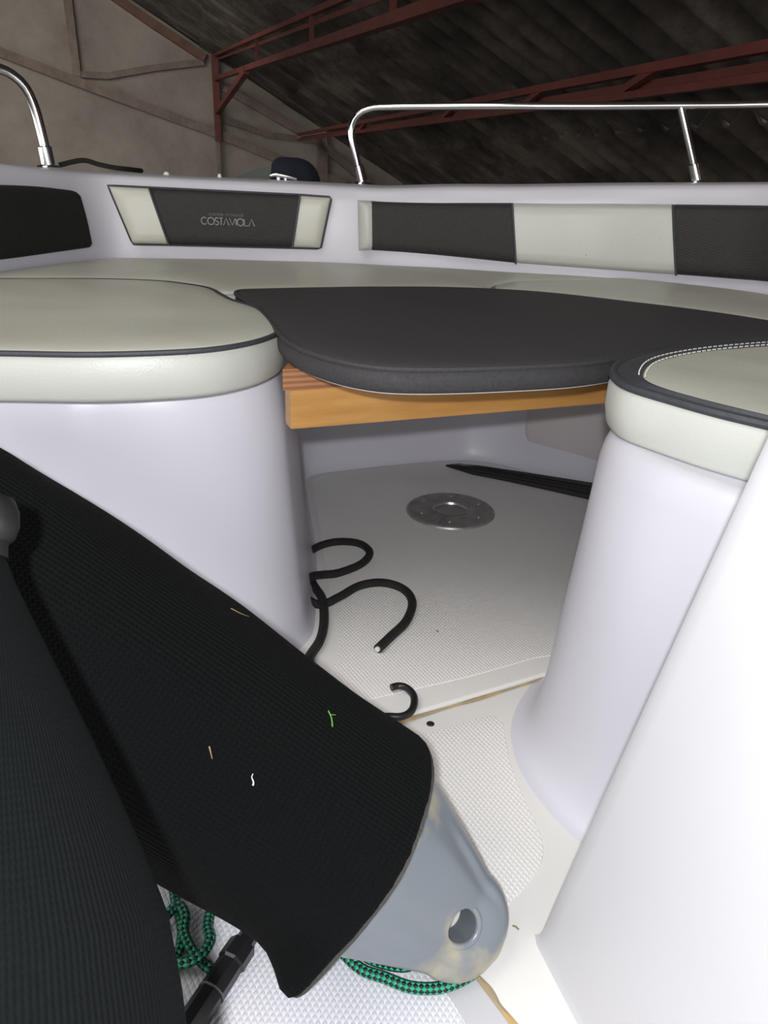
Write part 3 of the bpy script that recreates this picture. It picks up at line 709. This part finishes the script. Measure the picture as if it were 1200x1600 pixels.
# ============================================================ FLOOR OBJECTS
# table base plate
Z2 = .0058
pc = (.124, 1.318, Z2)
tp = t_ = thing('table_base_plate', pc, 'round metal table base plate with a central socket set in the foot well floor', 'base plate')
vs, fs, uv = lathe([(.0325, .0035), (.0335, .0052), (.060, .0052), (.078, .0048), (.0815, .0030), (.083, 0)], pc, seg=64); flg = mk('flange', vs, fs, 'plate_metal', t_, angle=25)
vs, fs, uv = lathe([(.0332, .0058), (.0322, .0058), (.031, .0045), (.0305, .002), (.030, .0008), (.0, .0005)], pc, seg=48); mk('socket_cup', vs, fs, 'cup_metal', t_, label='brighter metal socket cup', angle=60)
sc0 = None
for k in range(6):
    a = radians(25+60*k)
    vs, fs, uv = lathe([(0, .0058), (.0012, .0058), (.0016, .0064), (.0036, .0060), (.0042, .005), (0, .005)], (pc[0]+.060*cos(a), pc[1]+.060*sin(a), Z2), seg=14); mk('screw', vs, fs, 'cup_metal', flg)
# black strip against the right of the well
b_ = B()
A_ = V((.130, 1.560, Z2)); Bp = V((.495, 1.385, Z2)); dd = (Bp-A_).normalized(); nn2 = V((-dd.y, dd.x, 0))
sec = [(-1, 0), (-1, .22), (-.62, .30), (-.55, .42), (-.45, .30), (-.05, .40), (.02, .55), (.1, .42), (.5, .5), (.62, .8), (.75, .6), (1, .55), (1, 0)]
vs = []; fs = []; nS = 30; K = len(sec)
for i in range(nS+1):
    f = i/nS; hw = min(.022, .0015+.05*f*2.4) if f < .3 else .022+.018*(f-.3); hw = max(.0012, hw); ht = .010+.016*f if f > .08 else .004+.01*f/.08
    for a, z in sec: vs.append(A_+dd*(f*(Bp-A_).length)+nn2*(a*hw+.006*sin(f*3))+V((0, 0, z*ht)))
    if i: fs += [((i-1)*K+k, (i-1)*K+(k+1) % K, i*K+(k+1) % K, i*K+k) for k in range(K)]
fs += [tuple(range(K)), tuple(nS*K+k for k in range(K))[::-1]]
mk('rubber_strip', vs, fs, 'black_plastic', label='long black grooved rubber strip tapering to a point on the foot well floor', cat='strip', angle=30)
# black braided rope
rp = [(-.089, .800, .010), (-.088, .823, .011), (-.078, .86, .0125), (-.077, .908, .013), (-.084, .955, .019), (-.101, 1.005, .013), (-.116, 1.050, .011), (-.122, 1.09, .011), (-.111, 1.132, .011), (-.079, 1.158, .011), (-.041, 1.156, .011), (-.021, 1.125, .011), (-.032, 1.084, .011), (-.066, 1.050, .011), (-.092, 1.032, .016), (-.106, 1.008, .024), (-.110, .985, .016), (-.104, .963, .012), (-.084, .953, .011), (-.061, .976, .011), (-.032, 1.012, .011), (.002, 1.024, .011), (.033, 1.007, .011), (.046, .97, .011), (.037, .918, .011), (.015, .876, .011), (-.001, .845, .012)]
rp = [(-.14, .69, .011), (-.11, .75, .011)]+rp
t_ = thing('braided_rope', (-.05, .98, Z2), 'black braided rope looping out from behind the left pillar, cut end showing a white core', 'rope')
RP = resample(cr([V(p) for p in rp], 8), .004)
vs, fs, uv = tube(RP, .0064, 12); mk('rope_sheath', vs, fs, 'rope_black', t_, uv=uv)
d = (RP[-1]-RP[-3]).normalized(); vs, fs, uv = tube([RP[-1]-d*.002, RP[-1]+d*.0025], .0036, 10); mk('rope_core', vs, fs, 'rope_core', t_, label='off-white core at the cut end')
# hook
hk = [(.017, .762, .013), (.026, .766, .013), (.036, .762, .013), (.0435, .748, .013), (.0435, .731, .012), (.038, .718, .011), (.027, .7115, .0105), (.009, .7105, .0105), (-.03, .700, .012), (-.055, .688, .016)]
vs, fs, uv = tube(resample(cr([V(p) for p in hk], 8), .003), .0045, 12); mk('hook', vs, fs, 'black_plastic', label='black J-shaped hook lying on the edge of the foot well floor', cat='hook', uv=uv)
vs, fs, uv = lathe([(0, .0004), (.001, .0004), (.0018, .0016), (.0034, .0014), (.0046, .0004), (.0048, -.0002)], (.063, .714, 0), seg=20); mk('screw', vs, fs, 'fender_dark', label='small dark screw head in the white floor beside the hook', cat='screw', angle=20)
# jointed rod
t_ = thing('jointed_rod', (-.10, .42, .004), 'black jointed plastic rod lying on the hatch below the fender', 'rod')
ra, rb = V((-.060, .515, .0135)), V((-.139, .322, .0135))
L = (rb-ra).length
def rr_(f):
    return .0085 if f < .50 else .0125 if f < .535 else .0115
P_ = [ra.lerp(rb, f) for f in (0, .2, .45, .495, .505, .53, .54, .6, .75, 1)]
vs, fs, uv = tube(P_, 0, 8); 
T_ = (rb-ra).normalized(); vs = []; fs = []
fr = [(0, .0078), (.49, .0078), (.50, .0115), (.575, .0118), (.585, .0105), (1, .0110)]
n0 = T_.cross(V((0, 0, 1))).normalized(); n1 = V((0, 0, 1))
for i, (f, r_) in enumerate(fr):
    for k in range(8):
        a = 2*pi*(k+.5)/8; q = ra.lerp(rb, f)+n0*cos(a)*r_+n1*sin(a)*r_; vs.append(q)
    if i: fs += [((i-1)*8+k, (i-1)*8+(k+1) % 8, i*8+(k+1) % 8, i*8+k) for k in range(8)]
fs += [tuple(range(8)), tuple(40+k for k in range(8))[::-1]]
shf = mk('shaft', vs, fs, 'rod_plastic', t_, angle=30)
for f, r_ in ((.42, .0080), (.70, .0112)):
    vs, fs, uv = tube([ra.lerp(rb, f), ra.lerp(rb, f+.006)], r_, 16); mk('band', vs, fs, 'rod_band', shf, label='thin paler ring')
# green rope
gp = [(-.17, .475, .010), (-.162, .455, .010), (-.154, .440, .010), (-.149, .421, .010), (-.152, .404, .010), (-.165, .395, .012), (-.172, .420, .016), (-.160, .448, .018), (-.150, .440, .018), (-.148, .427, .016), (-.138, .412, .015), (-.127, .404, .011), (-.116, .396, .010),
      (-.116, .385, .010), (-.121, .373, .010), (-.127, .364, .010), (-.140, .357, .010), (-.165, .360, .011), (-.175, .385, .014), (-.152, .397, .019), (-.138, .397, .021), (-.128, .405, .021), (-.125, .418, .020), (-.130, .432, .018), (-.128, .455, .016), (-.10, .47, .010), (-.06, .46, .009), (-.03, .43, .009), (-.006, .407, .009), (.014, .399, .010), (.035, .392, .010), (.057, .392, .011), (.077, .399, .013), (.088, .410, .013), (.085, .430, .013), (.070, .437, .013), (.052, .425, .012), (.035, .408, .013), (.014, .409, .012), (-.006, .418, .012), (-.03, .445, .011)]
t_ = resample(cr([V(p)+V((0, 0, 0)) for p in gp], 8), .003)
vs, fs, uv = tube(t_, .0043, 10); mk('braided_rope', vs, fs, 'rope_green', label='green and black braided rope coiled on the hatch under the fenders', cat='rope', uv=uv)

# ============================================================ FENDERS
A1 = V((-.004, .434, .109)); d1 = V((-.85, .17, .5)).normalized()
f1 = thing('fender', (.0, .43, .0), 'grey boat fender in a black knitted sock, its bare pointed tip with an eyelet showing', 'fender')
RF = .1
view = (A1-V((0, 0, .58))).normalized(); W = d1.cross(view).normalized(); Nn = W.cross(d1).normalized()
if Nn.dot(view) > 0: Nn = -Nn      # towards viewer side
# sock
rings = []
sprof = [(.001, .080), (.002, .085), (.006, .088), (.012, .0895), (.04, .091), (.10, .0945), (.18, .0985), (.26, .1005), (.34, .1015), (.39, .101), (.43, .097), (.46, .088), (.485, .074), (.50, .056), (.508, .038)]
SP_ = []
for (a, b) in zip(sprof, sprof[1:]):
    n_ = max(1, int((b[0]-a[0])/.008))
    for k in range(n_): SP_.append((a[0]+(b[0]-a[0])*k/n_, a[1]+(b[1]-a[1])*k/n_))
SP_.append(sprof[-1])
seg = 96
def socks(s, r, a):
    dirn = W*cos(a)+Nn*sin(a)
    low = max(0, dirn.dot(WL))
    bul = .022*(low**16)*math.exp(-((s-.004)/.020)**2)
    wr = .0012*sin(a*5+s*23)+.0008*sin(a*9-s*41)
    # open end leans: the front edge sags towards the tip
    sh = -.010*max(0, sin(a))*math.exp(-(s/.05)**2)
    return A1+d1*(s+sh)+dirn*(r+bul+wr)
# direction on the circle that shows as the lower outline from the viewpoint
_best = min(range(360), key=lambda q: (W*cos(radians(q))+Nn*sin(radians(q))).dot(V((-.55, -.75, -.3))*-1))
WL = W*cos(radians(_best))+Nn*sin(radians(_best))
vs = []; fs = []; uv = []
for i, (s, r) in enumerate(SP_):
    for k in range(seg): vs.append(socks(s, r, 2*pi*k/seg))
    if i:
        for k in range(seg):
            k2 = (k+1) % seg; fs.append(((i-1)*seg+k, (i-1)*seg+k2, i*seg+k2, i*seg+k)); s0 = SP_[i-1][0]
            uv.append(((k/seg, s0), ((k+1)/seg, s0), ((k+1)/seg, s), (k/seg, s)))
fsk = mk('fender_sock', vs, fs, 'sock_knit', f1, uv=uv, label='black knitted sock', angle=180)
fr_ = [socks(.003, .0835, 2*pi*k/seg)+V((random.uniform(-1, 1), random.uniform(-1, 1), random.uniform(-1, 1)))*.0004 for k in range(seg)]
vs, fs, uv = tube(fr_, .0028, 6, closed=True); mk('frayed_hem', vs, fs, 'sock_frayed', fsk, label='frayed grey hem of the sock')
# body + tip
Lc = V((.069, .421, .047)); dt = (Lc-A1).normalized(); vw = (Lc-V((0, 0, .58))).normalized(); Wt = dt.cross(vw).normalized(); Nt = Wt.cross(dt).normalized()
if Nt.dot(vw) > 0: Nt = -Nt
if W.dot(Wt) < 0: W2 = -W
else: W2 = W
N2 = Nn
stn = []  # (centre, w-axis, n-axis, half width, half thickness, exponent)
def lerp(a, b, f): return a+(b-a)*f
nst = 34; bl = (Lc-A1).length; total = bl+.042
for i in range(8): 
    s = .46*(1-i/7)
    stn.append((A1+d1*s, W2, N2, .079 if i else .05, .079 if i else .05, 2))
for i in range(1, nst+1):
    f = i/nst; s = f*total
    g = min(1, s/bl); bend = g*g*(3-2*g)
    base = A1+lerp(-d1, dt, min(1, g*1.6)).normalized()*0+dt*s
    wv = lerp(W2, Wt, bend).normalized(); nv = lerp(N2, Nt, bend).normalized()
    hw = .080-(.080-.043)*(g**.95)
    if s > bl: hw = .043*sqrt(max(0.0004, 1-((s-bl)/.0425)**2))
    ht = .079-(.079-.017)*min(1, g*1.02)**.75
    if s > bl: ht = .017*max(.35, sqrt(max(0.0, 1-((s-bl)/.042)**4)))
    stn.append((base, wv, nv, hw, ht, 2+.7*bend))
vs = []; fs = []; sg = 64
for i, (c, wv, nv, hw, ht, ex) in enumerate(stn):
    for k in range(sg):
        a = 2*pi*k/sg; ca, sa = cos(a), sin(a); cx = math.copysign(abs(ca)**(2/ex), ca); sx = math.copysign(abs(sa)**(2/ex), sa)
        # moulded side grooves beside the eye
        fgr = max(0, min(1, (i-12)/8))*max(0, min(1, (len(stn)-5-i)/6)) if i > 7 else 0
        gr = 1-.16*fgr*math.exp(-((abs(cx)-.72)/.09)**2)
        vs.append(c+wv*cx*hw+nv*sx*ht*gr)
    if i: fs += [((i-1)*sg+k, (i-1)*sg+(k+1) % sg, i*sg+(k+1) % sg, i*sg+k) for k in range(sg)]
fs += [tuple(range(sg)), tuple((len(stn)-1)*sg+k for k in range(sg))[::-1]]
body = mk('fender_body', vs, fs, 'fender_grey', f1, label='smooth grey vinyl body', angle=50)
hole_c = Lc-dt*.004-Wt*.0
def boolean(ob, vs, fs, op='DIFFERENCE'):
    cut = mk('cutter', vs, fs, 'fender_grey'); md = ob.modifiers.new('b', 'BOOLEAN'); md.operation = op; md.object = cut; md.solver = 'EXACT'
    bpy.context.view_layer.update(); dg = bpy.context.evaluated_depsgraph_get(); me = bpy.data.meshes.new_from_object(ob.evaluated_get(dg)); ob.modifiers.clear(); ob.data = me; me.name = 'fender_body'
    bpy.data.objects.remove(cut); me.shade_smooth(); me.set_sharp_from_angle(angle=radians(45))
bpy.context.view_layer.update()
vs, fs, uv = tube([hole_c-Nt*.06, hole_c+Nt*.06], .0138, 40); boolean(body, vs, fs)
# raised rim round the eye
rim = []
for k in range(48):
    a = 2*pi*k/48; rim.append(hole_c+(Wt*cos(a)+dt*sin(a))*.0152+Nt*.0150)
vs, fs, uv = tube(rim, .0028, 10, closed=True); mk('eyelet_rim', vs, fs, 'fender_grey', body)

# second fender, near left
T2_ = V((-.200, .353, .41)); ax2 = V((.232, -.714, -.661)).normalized()
f2 = thing('fender', T2_+ax2*.35, 'boat fender in a ribbed dark green-black sock at the left edge, closest to the camera', 'fender')
pf2 = [(.012, -.002), (.006, .017), (.0115, .035), (.0205, .058), (.0325, .088), (.0435, .116), (.053, .142), (.0615, .166), (.0705, .196), (.0735, .223), (.075, .25), (.075, .32), (.073, .37), (.065, .41), (.05, .44), (.03, .46), (.01, .468)]
pf2[0] = (.001, .014)
vs, fs, uv = lathe([(p.x, p.y) for p in [V((a, b, 0)) for a, b in pf2]], T2_, ax2, 96)
mk('fender_sock', vs, fs, 'sock_knit_green', f2, uv=uv, angle=180, label='ribbed dark green-black sock')
vs, fs, uv = lathe([(.0, -.014), (.006, -.0135), (.0115, -.010), (.0135, -.004), (.0135, .004), (.0115, .010), (.008, .013), (.008, .022)], T2_+V((.0, 0, .001)), ax2, 32)
mk('end_knob', vs, fs, 'fender_dark', f2, label='dark grey end knob')

# debris on the sock: built on the sock surface
def on_sock(s, adeg): 
    a = radians(adeg); p = socks(s, .1012, a); return p
def wisp(name, s, a, pts, r, mat, label, cat):
    P = []
    for ds, da in pts: P.append(on_sock(s+ds, a+da))
    vs, fs, uv = tube(resample(cr(P, 5), .001), r, 6, rf=lambda f: r*(1-.6*f)); mk(name, vs, fs, mat, label=label, cat=cat)
wisp('grass_blade', .0855, 124, [(-.003, -3.0), (.000, 0), (.0045, 2.4), (.002, 1.2), (-.0015, 2.6)], .00055, 'grass', 'bent green grass blade stuck on the black sock near the hook', 'grass blade')
wisp('thread', .110, 88, [(-.002, -1.6), (-.0012, -.5), (.0015, .6), (.0018, 1.8)], .0006, 'lint', 'short white thread stuck on the middle of the black sock', 'thread')
wisp('straw', .1777, 152, [(.008, -2), (0, 0), (-.006, 3)], .0004, 'straw', 'thin dry straw on the upper edge of the black sock', 'straw')
wisp('twig', .1417, 88, [(.003, 1.5), (-.003, -1.5)], .0006, 'straw', 'tiny brown twig on the black sock, left of the white thread', 'twig')
# bits of dirt on the floor
for nm, p, q, r in (('twig', (.0785, .902, .0068), (.0805, .899, .0072), .0006), ('twig', (.127, .452, .0012), (.122, .455, .0016), .0007)):
    vs, fs, uv = tube([p, ((p[0]+q[0])/2, (p[1]+q[1])/2+.0008, p[2]+.0006), q], r, 6); mk(nm, vs, fs, 'straw' if p[1] < .5 else 'fender_dark', label='tiny brown splinter on the white floor beside the grey fender tip' if p[1] < .5 else 'tiny dark speck lying on the textured foot well floor', cat='twig')
for o in COL.objects:
    if o.parent is None and 'category' in o:
        g = {'cushion': 'seat cushions', 'backrest': 'backrest pads', 'fender': 'boat fenders', 'rail': 'stainless rails', 'girder': 'red roof girders', 'sealant': 'sealant lines', 'deck fitting': 'deck fittings'}.get(o['category'])
        if g: o['group'] = g
